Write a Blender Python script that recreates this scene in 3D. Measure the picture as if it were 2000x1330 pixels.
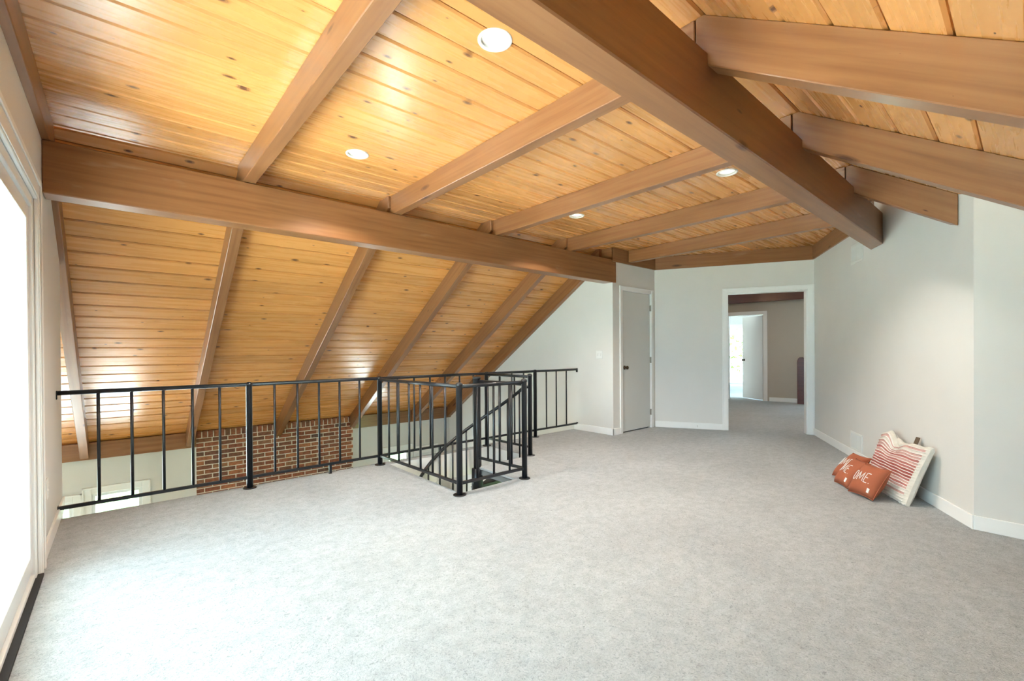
import bpy, bmesh, math, random
from mathutils import Matrix, Vector
random.seed(7)
sc = bpy.context.scene
for o in list(bpy.data.objects): bpy.data.objects.remove(o)
col = sc.collection
V = Vector
R = math.radians

# ------------------------------------------------------------------ camera
H = 1.21
yaw, pit, rol = R(49.028), R(-.313), R(-.372)
F0 = V((math.cos(yaw), math.sin(yaw), 0)); R0 = V((math.sin(yaw), -math.cos(yaw), 0)); U0 = V((0, 0, 1))
Fp = F0*math.cos(pit)+U0*math.sin(pit); Up = -F0*math.sin(pit)+U0*math.cos(pit)
Rr = R0*math.cos(rol)+Up*math.sin(rol); Uu = -R0*math.sin(rol)+Up*math.cos(rol)
cam_d = bpy.data.cameras.new('camera'); cam = bpy.data.objects.new('camera', cam_d); col.objects.link(cam)
cam.matrix_world = Matrix(((Rr.x, Uu.x, -Fp.x, 0), (Rr.y, Uu.y, -Fp.y, 0), (Rr.z, Uu.z, -Fp.z, H), (0, 0, 0, 1)))
cam_d.sensor_width = 36; cam_d.lens = 882.373/2000*36
cam_d.shift_x = 1.68/2000; cam_d.shift_y = (691.903-665)/2000
cam_d.clip_start = .02; cam_d.clip_end = 300
sc.camera = cam

# ------------------------------------------------------------------ world, exposure
world = bpy.data.worlds.new('world'); sc.world = world; world.use_nodes = True
bg = world.node_tree.nodes['Background']
bg.inputs[0].default_value = (.62, .84, 1, 1); bg.inputs[1].default_value = 10.0
sun_d = bpy.data.lights.new('sun', 'SUN'); sun_d.energy = 50; sun_d.color = (1, 1, 1); sun_d.angle = R(.6)
sun = bpy.data.objects.new('sun', sun_d); col.objects.link(sun)
sun.rotation_euler = V((-.31, .16, .94)).to_track_quat('Z', 'Y').to_euler(); sun.location = (-20, 10, 40)
sc.view_settings.view_transform = 'Standard'; sc.view_settings.look = 'None'
sc.view_settings.gamma = 1; sc.view_settings.use_curve_mapping = False
sc.view_settings.exposure = 0.68

# ------------------------------------------------------------------ materials
def new_mat(name):
    m = bpy.data.materials.new(name); m.use_nodes = True
    nt = m.node_tree; b = nt.nodes['Principled BSDF']
    return m, nt, b
def setv(b, **k):
    for n, v in k.items():
        n = n.replace('_', ' ')
        for key in b.inputs.keys():
            if key.lower() == n.lower():
                b.inputs[key].default_value = v if not isinstance(v, tuple) else (*v, 1) if len(v) == 3 and b.inputs[key].type == 'RGBA' else v
def nd(nt, t, **k):
    n = nt.nodes.new(t)
    for a, v in k.items(): setattr(n, a, v)
    return n
def ramp(nt, stops, interp='LINEAR'):
    r = nt.nodes.new('ShaderNodeValToRGB'); e = r.color_ramp.elements; r.color_ramp.interpolation = interp
    e[0].position, e[0].color = stops[0][0], (*stops[0][1], 1)
    e[1].position, e[1].color = stops[-1][0], (*stops[-1][1], 1)
    for p, c in stops[1:-1]:
        x = e.new(p); x.color = (*c, 1)
    return r
def plain(name, c, rough=.5, metal=0, bump=0, bscale=200, var=.03, vscale=3, spec=.5):
    m, nt, b = new_mat(name); L = nt.links
    setv(b, Roughness=rough, Metallic=metal, Specular_IOR_Level=spec)
    tc = nd(nt, 'ShaderNodeTexCoord'); no = nd(nt, 'ShaderNodeTexNoise'); no.inputs['Scale'].default_value = vscale; no.inputs['Detail'].default_value = 4
    L.new(tc.outputs['Object'], no.inputs['Vector'])
    rp = ramp(nt, [(.3, tuple(x*(1-var) for x in c)), (.7, tuple(min(1, x*(1+var)) for x in c))])
    L.new(no.outputs['Fac'], rp.inputs['Fac']); L.new(rp.outputs['Color'], b.inputs['Base Color'])
    if bump:
        n2 = nd(nt, 'ShaderNodeTexNoise'); n2.inputs['Scale'].default_value = bscale; n2.inputs['Detail'].default_value = 3
        L.new(tc.outputs['Object'], n2.inputs['Vector'])
        bp = nd(nt, 'ShaderNodeBump'); bp.inputs['Strength'].default_value = bump; bp.inputs['Distance'].default_value = .004
        L.new(n2.outputs['Fac'], bp.inputs['Height']); L.new(bp.outputs['Normal'], b.inputs['Normal'])
    return m
def wood(name, dark, mid, light, knot, rough, knots=.62, kscale=(2.6, 6.2, 6.2), vary=.16, coat=0.0, scuff=False):
    """board grain along local x; every object takes its own offset and tone"""
    m, nt, b = new_mat(name); L = nt.links
    tc = nd(nt, 'ShaderNodeTexCoord'); oi = nd(nt, 'ShaderNodeObjectInfo')
    off = nd(nt, 'ShaderNodeMath', operation='MULTIPLY'); off.inputs[1].default_value = 57.0
    L.new(oi.outputs['Random'], off.inputs[0])
    add = nd(nt, 'ShaderNodeVectorMath', operation='ADD'); L.new(tc.outputs['Object'], add.inputs[0]); L.new(off.outputs[0], add.inputs[1])
    # knots
    sp = nd(nt, 'ShaderNodeSeparateXYZ'); L.new(add.outputs[0], sp.inputs[0])
    yz = nd(nt, 'ShaderNodeMath', operation='ADD'); L.new(sp.outputs[1], yz.inputs[0]); L.new(sp.outputs[2], yz.inputs[1])
    cb = nd(nt, 'ShaderNodeCombineXYZ'); L.new(sp.outputs[0], cb.inputs[0]); L.new(yz.outputs[0], cb.inputs[1])
    mk = nd(nt, 'ShaderNodeMapping'); mk.inputs['Scale'].default_value = kscale; L.new(cb.outputs[0], mk.inputs['Vector'])
    vo = nd(nt, 'ShaderNodeTexVoronoi', voronoi_dimensions='2D'); vo.inputs['Scale'].default_value = 1.0; vo.inputs['Randomness'].default_value = 1.0
    L.new(mk.outputs[0], vo.inputs['Vector'])
    # grain, bent round the knots
    mg = nd(nt, 'ShaderNodeMapping'); mg.inputs['Scale'].default_value = (.8, 20, 20); L.new(add.outputs[0], mg.inputs['Vector'])
    bend = nd(nt, 'ShaderNodeMath', operation='POWER'); bend.inputs[1].default_value = .5; L.new(vo.outputs['Distance'], bend.inputs[0])
    mixv = nd(nt, 'ShaderNodeVectorMath', operation='SCALE'); mixv.inputs['Scale'].default_value = 1.0
    bs = nd(nt, 'ShaderNodeMath', operation='MULTIPLY'); bs.inputs[1].default_value = .25; L.new(bend.outputs[0], bs.inputs[0])
    ad2 = nd(nt, 'ShaderNodeVectorMath', operation='ADD'); L.new(mg.outputs[0], ad2.inputs[0]); L.new(bs.outputs[0], ad2.inputs[1])
    ng = nd(nt, 'ShaderNodeTexNoise'); ng.inputs['Scale'].default_value = 1.6; ng.inputs['Detail'].default_value = 4; ng.inputs['Roughness'].default_value = .5; ng.inputs['Distortion'].default_value = .15
    L.new(ad2.outputs[0], ng.inputs['Vector'])
    rp = ramp(nt, [(.22, dark), (.5, mid), (.8, light)]); L.new(ng.outputs['Fac'], rp.inputs['Fac'])
    # soft patches
    nl = nd(nt, 'ShaderNodeTexNoise'); nl.inputs['Scale'].default_value = 1.3; nl.inputs['Detail'].default_value = 2; L.new(add.outputs[0], nl.inputs['Vector'])
    ma = nd(nt, 'ShaderNodeMapRange'); ma.inputs[1].default_value = .3; ma.inputs[2].default_value = .7; ma.inputs[3].default_value = 1-vary*.6; ma.inputs[4].default_value = 1+vary*.6
    L.new(nl.outputs['Fac'], ma.inputs[0])
    mr = nd(nt, 'ShaderNodeMapRange'); mr.inputs[3].default_value = 1-vary; mr.inputs[4].default_value = 1+vary
    fr = nd(nt, 'ShaderNodeMath', operation='FRACT'); m7 = nd(nt, 'ShaderNodeMath', operation='MULTIPLY'); m7.inputs[1].default_value = 7.31
    L.new(oi.outputs['Random'], m7.inputs[0]); L.new(m7.outputs[0], fr.inputs[0]); L.new(fr.outputs[0], mr.inputs[0])
    mm = nd(nt, 'ShaderNodeMath', operation='MULTIPLY'); L.new(ma.outputs[0], mm.inputs[0]); L.new(mr.outputs[0], mm.inputs[1])
    hs = nd(nt, 'ShaderNodeHueSaturation'); L.new(rp.outputs['Color'], hs.inputs['Color']); L.new(mm.outputs[0], hs.inputs['Value'])
    colr = hs.outputs['Color']
    if knots < 1:
        se = nd(nt, 'ShaderNodeSeparateColor'); L.new(vo.outputs['Color'], se.inputs[0])
        # radius differs by cell, most cells have none
        rad = nd(nt, 'ShaderNodeMapRange'); rad.inputs[1].default_value = knots; rad.inputs[2].default_value = 1; rad.inputs[3].default_value = .004; rad.inputs[4].default_value = .13
        L.new(se.outputs[0], rad.inputs[0])
        q = nd(nt, 'ShaderNodeMath', operation='DIVIDE'); L.new(vo.outputs['Distance'], q.inputs[0]); L.new(rad.outputs[0], q.inputs[1])
        kr = ramp(nt, [(.0, (1, 1, 1)), (.42, (.92, .92, .92)), (.55, (.45, .45, .45)), (.62, (.7, .7, .7)), (.95, (.12, .12, .12)), (1, (0, 0, 0))])
        L.new(q.outputs[0], kr.inputs['Fac'])
        mx = nd(nt, 'ShaderNodeMix', data_type='RGBA'); L.new(kr.outputs['Color'], mx.inputs[0]); L.new(colr, mx.inputs[6]); mx.inputs[7].default_value = (*knot, 1)
        colr = mx.outputs[2]
    if scuff:
        ms = nd(nt, 'ShaderNodeMapping'); ms.inputs['Scale'].default_value = (1.6, 9, 9); L.new(add.outputs[0], ms.inputs['Vector'])
        ns = nd(nt, 'ShaderNodeTexNoise'); ns.inputs['Scale'].default_value = 1.5; ns.inputs['Detail'].default_value = 5; L.new(ms.outputs[0], ns.inputs['Vector'])
        sr = ramp(nt, [(.66, (0, 0, 0)), (.78, (.35, .35, .35))]); L.new(ns.outputs['Fac'], sr.inputs['Fac'])
        mx = nd(nt, 'ShaderNodeMix', data_type='RGBA'); L.new(sr.outputs['Color'], mx.inputs[0]); L.new(colr, mx.inputs[6]); mx.inputs[7].default_value = (.42, .28, .19, 1)
        colr = mx.outputs[2]
    L.new(colr, b.inputs['Base Color'])
    rr = nd(nt, 'ShaderNodeMapRange'); rr.inputs[1].default_value = .3; rr.inputs[2].default_value = .7; rr.inputs[3].default_value = rough-.01; rr.inputs[4].default_value = rough+.02
    L.new(ng.outputs['Fac'], rr.inputs[0]); L.new(rr.outputs[0], b.inputs['Roughness'])
    setv(b, Coat_Weight=coat, Coat_Roughness=.2)
    bp = nd(nt, 'ShaderNodeBump'); bp.inputs['Strength'].default_value = .03; bp.inputs['Distance'].default_value = .0005
    L.new(ng.outputs['Fac'], bp.inputs['Height']); L.new(bp.outputs['Normal'], b.inputs['Normal'])
    return m
def carpet_mat():
    m, nt, b = new_mat('carpet'); L = nt.links
    tc = nd(nt, 'ShaderNodeTexCoord')
    n1 = nd(nt, 'ShaderNodeTexNoise'); n1.inputs['Scale'].default_value = 75; n1.inputs['Detail'].default_value = 5; n1.inputs['Roughness'].default_value = .65; n1.inputs['Distortion'].default_value = 1.6
    n2 = nd(nt, 'ShaderNodeTexNoise'); n2.inputs['Scale'].default_value = 1.1; n2.inputs['Detail'].default_value = 3; n2.inputs['Distortion'].default_value = .8
    n3 = nd(nt, 'ShaderNodeTexNoise'); n3.inputs['Scale'].default_value = 14; n3.inputs['Detail'].default_value = 3
    for n in (n1, n2, n3): L.new(tc.outputs['Object'], n.inputs['Vector'])
    r1 = ramp(nt, [(.30, (.21, .225, .232)), (.45, (.385, .41, .42)), (.66, (.50, .53, .54))]); L.new(n1.outputs['Fac'], r1.inputs['Fac'])
    r2 = ramp(nt, [(.35, (.88, .88, .88)), (.65, (1, 1, 1))]); L.new(n2.outputs['Fac'], r2.inputs['Fac'])
    r3 = ramp(nt, [(.35, (.86, .86, .86)), (.60, (1, 1, 1))]); L.new(n3.outputs['Fac'], r3.inputs['Fac'])
    a = nd(nt, 'ShaderNodeMix', data_type='RGBA', blend_type='MULTIPLY'); a.inputs[0].default_value = 1; L.new(r1.outputs[0], a.inputs[6]); L.new(r2.outputs[0], a.inputs[7])
    c = nd(nt, 'ShaderNodeMix', data_type='RGBA', blend_type='MULTIPLY'); c.inputs[0].default_value = 1; L.new(a.outputs[2], c.inputs[6]); L.new(r3.outputs[0], c.inputs[7])
    L.new(c.outputs[2], b.inputs['Base Color']); setv(b, Roughness=.95, Specular_IOR_Level=.1, Sheen_Weight=.25, Sheen_Roughness=.6)
    bp = nd(nt, 'ShaderNodeBump'); bp.inputs['Strength'].default_value = .75; bp.inputs['Distance'].default_value = .012
    L.new(n1.outputs['Fac'], bp.inputs['Height']); L.new(bp.outputs['Normal'], b.inputs['Normal'])
    return m
def glass_mat():
    m = bpy.data.materials.new('window_glass'); m.use_nodes = True; nt = m.node_tree; nt.nodes.clear(); L = nt.links
    o = nd(nt, 'ShaderNodeOutputMaterial'); mx = nd(nt, 'ShaderNodeMixShader'); t = nd(nt, 'ShaderNodeBsdfTransparent'); g = nd(nt, 'ShaderNodeBsdfGlossy'); f = nd(nt, 'ShaderNodeLayerWeight'); pw_ = nd(nt, 'ShaderNodeMath', operation='POWER'); pw_.inputs[1].default_value = 5; mu = nd(nt, 'ShaderNodeMath', operation='MULTIPLY_ADD'); mu.inputs[1].default_value = .42; mu.inputs[2].default_value = .035
    t.inputs[0].default_value = (.93, .97, .96, 1); g.inputs['Roughness'].default_value = .02; f.inputs[0].default_value = .5
    L.new(f.outputs['Facing'], pw_.inputs[0]); L.new(pw_.outputs[0], mu.inputs[0]); L.new(mu.outputs[0], mx.inputs[0]); L.new(t.outputs[0], mx.inputs[1]); L.new(g.outputs[0], mx.inputs[2]); L.new(mx.outputs[0], o.inputs[0])
    return m
def emit_mat(name, c, s):
    m = bpy.data.materials.new(name); m.use_nodes = True; nt = m.node_tree; nt.nodes.clear()
    o = nd(nt, 'ShaderNodeOutputMaterial'); e = nd(nt, 'ShaderNodeEmission'); e.inputs[0].default_value = (*c, 1); e.inputs[1].default_value = s
    nt.links.new(e.outputs[0], o.inputs[0]); return m
def brick_mat():
    m, nt, b = new_mat('brick'); L = nt.links
    oi = nd(nt, 'ShaderNodeObjectInfo')
    rp = ramp(nt, [(0, (.24, .075, .04)), (.2, (.33, .115, .06)), (.42, (.17, .075, .05)), (.58, (.40, .15, .07)), (.75, (.28, .09, .05)), (.9, (.12, .065, .05)), (1, (.46, .20, .09))])
    L.new(oi.outputs['Random'], rp.inputs['Fac'])
    tc = nd(nt, 'ShaderNodeTexCoord'); no = nd(nt, 'ShaderNodeTexNoise'); no.inputs['Scale'].default_value = 26; no.inputs['Detail'].default_value = 5
    ad = nd(nt, 'ShaderNodeVectorMath', operation='ADD'); L.new(tc.outputs['Object'], ad.inputs[0]); L.new(oi.outputs['Location'], ad.inputs[1]); L.new(ad.outputs[0], no.inputs['Vector'])
    hs = nd(nt, 'ShaderNodeHueSaturation'); mr = nd(nt, 'ShaderNodeMapRange'); mr.inputs[1].default_value = .3; mr.inputs[2].default_value = .7; mr.inputs[3].default_value = .7; mr.inputs[4].default_value = 1.3
    L.new(no.outputs['Fac'], mr.inputs[0]); L.new(mr.outputs[0], hs.inputs['Value']); L.new(rp.outputs[0], hs.inputs['Color']); L.new(hs.outputs[0], b.inputs['Base Color'])
    setv(b, Roughness=.9)
    bp = nd(nt, 'ShaderNodeBump'); bp.inputs['Strength'].default_value = .4; bp.inputs['Distance'].default_value = .004; L.new(no.outputs['Fac'], bp.inputs['Height']); L.new(bp.outputs[0], b.inputs['Normal'])
    return m
M = dict(
    plank=wood('knotty_pine', (.70, .318, .088), (.728, .336, .096), (.75, .352, .103), (.12, .04, .014), .27, knots=.50, kscale=(3.0, 6.4, 6.4), coat=.5, vary=.10),
    beam=wood('brown_stained_beam', (.20, .080, .028), (.275, .118, .044), (.335, .155, .062), (.08, .025, .01), .36, knots=.80, kscale=(1.3, 5, 5), vary=.10, scuff=True, coat=.25),
    redwood=wood('dark_red_wood', (.07, .012, .008), (.10, .018, .012), (.13, .026, .016), (.03, .008, .005), .3, knots=1.0),
    carpet=carpet_mat(), glass=glass_mat(), brick=brick_mat(),
    wall=plain('wall_paint', (.72, .705, .675), .6, bump=.08, bscale=120, var=.015),
    trim=plain('white_trim', (.88, .88, .865), .4, var=.01),
    door=plain('door_paint', (.66, .67, .65), .42, var=.012),
    vinyl=plain('white_vinyl', (.82, .84, .84), .32, var=.01),
    black=plain('black_enamel', (.010, .011, .014), .34, var=.15),
    gapshade=plain('gap_shade', (.01, .01, .012), .7),  # near black that stands in for shade in the door gaps
    mortar=plain('mortar', (.74, .66, .55), .95, bump=.4, bscale=90, var=.08, vscale=14),
    bronze=plain('dark_bronze', (.085, .055, .035), .35, metal=.8),
    steel=plain('brushed_hinge', (.35, .32, .28), .35, metal=.9),
    plastic=plain('white_plastic', (.82, .82, .80), .35, var=.005),
    grille=plain('vent_enamel', (.78, .78, .75), .4, var=.01),
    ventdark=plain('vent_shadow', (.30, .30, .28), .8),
    lowfloor=plain('lower_hardwood', (.50, .36, .22), .22, var=.10, vscale=5),
    rust=plain('rust_cotton', (.37, .105, .048), .85, bump=.25, bscale=380, var=.06, vscale=9),
    letter=plain('white_print', (.80, .78, .75), .8),
    cream=plain('cream_yarn', (.70, .67, .60), .9, bump=.5, bscale=160, var=.06, vscale=30),
    whiteyarn=plain('white_yarn', (.80, .78, .74), .9, bump=.5, bscale=160, var=.05, vscale=30),
    pink=plain('pink_yarn', (.58, .36, .32), .9, bump=.5, bscale=160, var=.12, vscale=40),
    rose=plain('rose_yarn', (.46, .17, .15), .9, bump=.5, bscale=160, var=.14, vscale=40),
    redyarn=plain('brick_red_yarn', (.36, .095, .08), .9, bump=.5, bscale=160, var=.14, vscale=40),
    lining=plain('dark_lining', (.06, .055, .05), .9),
    leather=plain('brown_leather', (.12, .075, .045), .6, var=.1),
    baffle=plain('lamp_baffle', (.85, .82, .74), .35, var=.005),
    bulb=emit_mat('bulb_glow', (1, .88, .70), 9),
    leaf=plain('leaf_green', (.16, .26, .07), .6, var=.3, vscale=2),
    bark=plain('bark', (.12, .085, .06), .9, var=.2, vscale=8),
    grass=plain('lawn', (.14, .20, .07), .95, var=.25, vscale=.6),
    halldim=plain('hall_dim_paint', (.50, .445, .375), .6, bump=.08, bscale=120, var=.015),  # wall colour darkened and warmed to stand in for dim hall light
    palehelper=plain('pale_helper_paint', (.72, .73, .71), .7, var=.04),  # pale colour shared by the added overhang, deck and bounce slab
    deckpaint=plain('grey_deck_paint', (.50, .53, .53), .6, var=.03),
)

# ------------------------------------------------------------------ mesh helpers
class MB:
    def __init__(s): s.v = []; s.f = []; s.m = []
    def add(s, vs, fs, mi=0):
        b = len(s.v); s.v += [tuple(x) for x in vs]; s.f += [tuple(b+i for i in f) for f in fs]
        s.m += mi if isinstance(mi, list) else [mi]*len(fs); return s
    def box(s, x0, x1, y0, y1, z0, z1, mi=0):
        vs = [(x, y, z) for z in (z0, z1) for y in (y0, y1) for x in (x0, x1)]
        return s.add(vs, [(0, 2, 3, 1), (4, 5, 7, 6), (0, 1, 5, 4), (2, 6, 7, 3), (0, 4, 6, 2), (1, 3, 7, 5)], mi)
    def prism(s, poly, fn, mi=0):
        """poly: list of 2D points; fn(p,k) -> 3D for k=0,1"""
        n = len(poly); vs = [fn(p, 0) for p in poly]+[fn(p, 1) for p in poly]
        fs = [tuple(range(n-1, -1, -1)), tuple(range(n, 2*n))]+[(i, (i+1) % n, n+(i+1) % n, n+i) for i in range(n)]
        return s.add(vs, fs, mi)
    def tube(s, pts, r, n=10, mi=0, caps=True):
        pts = [V(p) for p in pts]; rings = []; up = None
        for i, p in enumerate(pts):
            t = (pts[min(i+1, len(pts)-1)]-pts[max(i-1, 0)]).normalized()
            if up is None: up = V((0, 0, 1)) if abs(t.z) < .9 else V((1, 0, 0))
            a = t.cross(up).normalized(); b = a.cross(t).normalized(); up = b
            rr = r[i] if isinstance(r, (list, tuple)) else r
            rings.append([p+(a*math.cos(2*math.pi*k/n)+b*math.sin(2*math.pi*k/n))*rr for k in range(n)])
        vs = [q for g in rings for q in g]; fs = []
        for i in range(len(pts)-1):
            for k in range(n):
                fs.append((i*n+k, i*n+(k+1) % n, (i+1)*n+(k+1) % n, (i+1)*n+k))
        if caps: fs.append(tuple(range(n-1, -1, -1))); fs.append(tuple((len(pts)-1)*n+k for k in range(n)))
        return s.add(vs, fs, mi)
    def lathe(s, prof, c=(0, 0, 0), n=20, mi=0):
        """prof: (radius,z) list turned about the z axis at c"""
        vs = []; fs = []
        for r, z in prof:
            for k in range(n): vs.append((c[0]+r*math.cos(2*math.pi*k/n), c[1]+r*math.sin(2*math.pi*k/n), c[2]+z))
        for i in range(len(prof)-1):
            for k in range(n): fs.append((i*n+k, i*n+(k+1) % n, (i+1)*n+(k+1) % n, (i+1)*n+k))
        return s.add(vs, fs, mi)
    def mesh(s, name, mats, smooth=False, bevel=0, bang=.6):
        me = bpy.data.meshes.new(name); me.from_pydata(s.v, [], s.f)
        for m in (mats if isinstance(mats, list) else [mats]): me.materials.append(M[m])
        for p, mi in zip(me.polygons, s.m): p.material_index = mi; p.use_smooth = smooth
        bm = bmesh.new(); bm.from_mesh(me); bmesh.ops.recalc_face_normals(bm, faces=bm.faces)
        if bevel:
            es = [e for e in bm.edges if len(e.link_faces) == 2 and e.calc_face_angle(0) > bang]
            bmesh.ops.bevel(bm, geom=es, offset=bevel, segments=1, affect='EDGES', clamp_overlap=True)
        bm.to_mesh(me); bm.free(); return me
    def obj(s, name, mats, parent=None, mw=None, **k):
        return link(name, s.mesh(name, mats, **k), parent, mw)
def link(name, me, parent=None, mw=None):
    o = bpy.data.objects.new(name, me); col.objects.link(o)
    if parent: o.parent = parent
    if mw is not None: o.matrix_local = mw
    return o
def tag(o, label, cat, group=None, kind=None):
    o['label'] = label; o['category'] = cat
    if group: o['group'] = group
    if kind: o['kind'] = kind
    return o
def thing(name, label, cat, loc=(0, 0, 0), rz=0, group=None, kind=None, mw=None):
    o = bpy.data.objects.new(name, None); col.objects.link(o); o.empty_display_size = .1
    o.matrix_world = mw if mw is not None else Matrix.Translation(loc) @ Matrix.Rotation(rz, 4, 'Z')
    return tag(o, label, cat, group, kind)
def frame(o, ex, ey, ez): 
    return Matrix(((ex[0], ey[0], ez[0], o[0]), (ex[1], ey[1], ez[1], o[1]), (ex[2], ey[2], ez[2], o[2]), (0, 0, 0, 1)))
S = 'structure'

# ------------------------------------------------------------------ the plan (metres)
XL = -.344                      # face of the wall with the sliding door
XR = 5.353                      # face of the gable wall with the switch
YC = 3.937; XC2 = 6.456         # closet wall
D = V((7.478, 2.027, 0))        # inner corner between doorway wall and angled wall
CW = V((XC2, YC, 0))
aw = R(29.34); W = V((math.cos(aw), math.sin(aw), 0)); N = V((-W.y, W.x, 0))   # angled wall, N into the room
COR = D-W*3.62
XS = COR.x                      # side wall
ZC, ZR = 2.694, 2.520           # face of the ceiling boards, underside of the flat rafters
YK, TR = .948, .647             # flat ceiling / right slope corner and pitch
YS, TL = 4.169, .658            # flat ceiling / left slope corner and pitch
YF = 8.218                      # far wall of the lower room
ZLOW = -2.6
YB = -2.2
def zslope(y): return ZC-TL*(y-YS)
def zright(y): return ZC-TR*(YK-y)
def ceil(y): return ZC if YK <= y <= YS else (zright(y) if y < YK else zslope(y))

# ------------------------------------------------------------------ floor
HX0, HX1, HY0, HY1 = 2.205, 3.575, 3.215, 4.555     # stair opening
YE = 4.685
m = MB()
for b in [(-.60, HX0, YB-.1, YE), (HX0, HX1, YB-.1, HY0), (HX0, HX1, HY1, YE), (HX1, 5.45, YB-.1, YE), (5.45, 19.5, YB-.1, 9.5)]:
    m.box(b[0], b[1], b[2], b[3], -.30, 0, [1, 0, 1, 1, 1, 1])
fl = m.obj('floor', ['carpet', 'wall']); tag(fl, 'pale grey cut pile carpet covering the loft floor', 'floor', kind=S)
m = MB().box(-6, 5.4, 1.0, 8.4, ZLOW-.1, ZLOW)
tag(m.obj('floor', 'lowfloor'), 'tan hardwood floor of the lower living room beneath the loft', 'floor', kind=S)

# ------------------------------------------------------------------ walls
def wall(name, p0, p1, th, segs, label, mat='wall'):
    """p0->p1 is the visible face; thickness goes to the left of p0->p1 when th>0. segs: (s0,s1,z0,za,zb)"""
    p0 = V((p0[0], p0[1], 0)); p1 = V((p1[0], p1[1], 0)); t = (p1-p0).normalized(); nn = V((-t.y, t.x, 0))*th
    m = MB()
    for s0, s1, z0, za, zb in segs:
        m.prism([(s0, z0), (s1, z0), (s1, zb), (s0, za)], lambda p, k: p0+t*p[0]+V((0, 0, p[1]))+nn*k)
    return tag(m.obj(name, mat), label, 'wall', kind=S)
DY0, DY1, DZ = .45, 3.56, 2.06     # sliding door opening
L = lambda y: y-YB
wall('wall_left', (XL, YB), (XL, 4.99), .12, [
    (0, L(DY0), -.3, zright(YB), zright(DY0)), (L(DY0), L(YK), DZ, zright(DY0), ZC), (L(YK), L(DY1), DZ, ZR+.01, ZR+.01), (L(DY1), L(4.05), -.3, ZR+.01, ZR+.01),
    (L(4.05), L(4.99), -.3, 2.765-.658*.35, 2.765-.658*1.29)], 'pale grey wall beside the sliding glass door')
wall('wall_gable', (XR, YC), (XR, YF+.1), -.12, [(0, YS-YC, ZLOW, ZC, ZC), (YS-YC, YF+.1-YC, ZLOW, ZC, zslope(YF+.1))], 'pale wall under the sloped ceiling with the light switch')
DX0, DX1, DH = 5.575, 6.335, 2.105
wall('wall_closet', (XR, YC), (XC2, YC), .12, [(.12, DX0-XR, 0, ZC, ZC), (DX0-XR, DX1-XR, DH, ZC, ZC), (DX1-XR, XC2-XR+.12, 0, ZC, ZC)], 'short pale wall around the narrow closet door')
dwl = (D-CW).length
wall('wall_doorway', CW, D, .12, [(0, 1.04, 0, ZC, ZC), (1.04, 2.086, 2.078, ZC, ZC), (2.086, dwl+.12, 0, ZC, ZC)], 'pale grey wall around the cased doorway to the hall')
sk = (D.y-YK)/W.y
wall('wall_right', D, COR, .12, [(0, sk, -.02, ZC, ZC), (sk, 3.62, -.02, ZC, zright(COR.y))], 'long pale angled wall behind the cushions')
wall('wall_side', COR, (XS, YB), .12, [(0, COR.y-YB, -.02, zright(COR.y), zright(YB))], 'pale wall turning the corner beyond the striped bag')
wall('wall_back', (XS, YB), (XL, YB), .12, [(0, XS-XL, -.3, zright(YB), zright(YB))], 'low knee wall under the eaves')
# far wall of the lower room with its windows
WIN = [(-.29, .232, -2.5, -.655), (-3.4, -.47, -2.05, -.715), (-5.7, -3.7, -2.05, -.715), (3.925, 4.375, -2.5, -.72)]
m = MB(); xs = [-6] + sorted([x for w in WIN for x in w[:2]]) + [XR]
segs = []
for i in range(len(xs)-1):
    a, b = xs[i], xs[i+1]; w = [q for q in WIN if abs(q[0]-a) < 1e-6]
    if w: segs += [(a, b, ZLOW, w[0][2]), (a, b, w[0][3], .06)]
    else: segs.append((a, b, ZLOW, .06))
for a, b, z0, z1 in segs: m.box(a, b, YF, YF+.15, z0, z1)
tag(m.obj('wall_far', 'wall'), 'pale low wall of the living room below the slope', 'wall', kind=S)
m = MB().box(-6.1, -6, 4.9, 8.4, ZLOW, .9).box(-6, XL-.12, 4.87, 4.99, ZLOW, 2.15).box(-6, 5.4, 1.0, 1.1, ZLOW, -.3).box(XL-.12, XL, 1.1, 4.99, ZLOW, -.3)
tag(m.obj('wall_lower', 'wall'), 'walls of the lower living room under the loft', 'wall', kind=S)

# ------------------------------------------------------------------ ceiling: deck above, boards below
m = MB()
m.box(-.7, 7.7, YK, YS+.02, ZC+.20, ZC+.26)
m.prism([(YS, ZC+.20), (YS, ZC+.26), (8.5, zslope(8.5)+.26), (8.5, zslope(8.5)+.20)], lambda p, k: (-6.2 if k == 0 else 5.6, p[0], p[1]))
m.prism([(YK, ZC+.20), (YK, ZC+.26), (-2.5, zright(-2.5)+.26), (-2.5, zright(-2.5)+.20)], lambda p, k: (-.7 if k == 0 else 7.7, p[0], p[1]))
ceiling = m.obj('ceiling', 'plank'); tag(ceiling, 'knotty pine board ceiling with flat centre and two sloped sides', 'ceiling', kind=S)
cache = {}
PT = .035
def board_mesh(Ln, w):
    key = (round(Ln, 3), round(w, 4))
    if key not in cache:
        h = w/2; c = .009; g = .0032
        prof = [(-h, -PT), (-h, -.026), (-h+g, -.026), (-h+g, -c), (-h+g+c, 0), (h-g-c, 0), (h-g, -c), (h-g, -.026), (h, -.026), (h, -PT)]
        cache[key] = MB().prism(prof, lambda p, k: (Ln*k, p[0], p[1])).mesh('plank', 'plank')
    return cache[key]
planks = []
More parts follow.
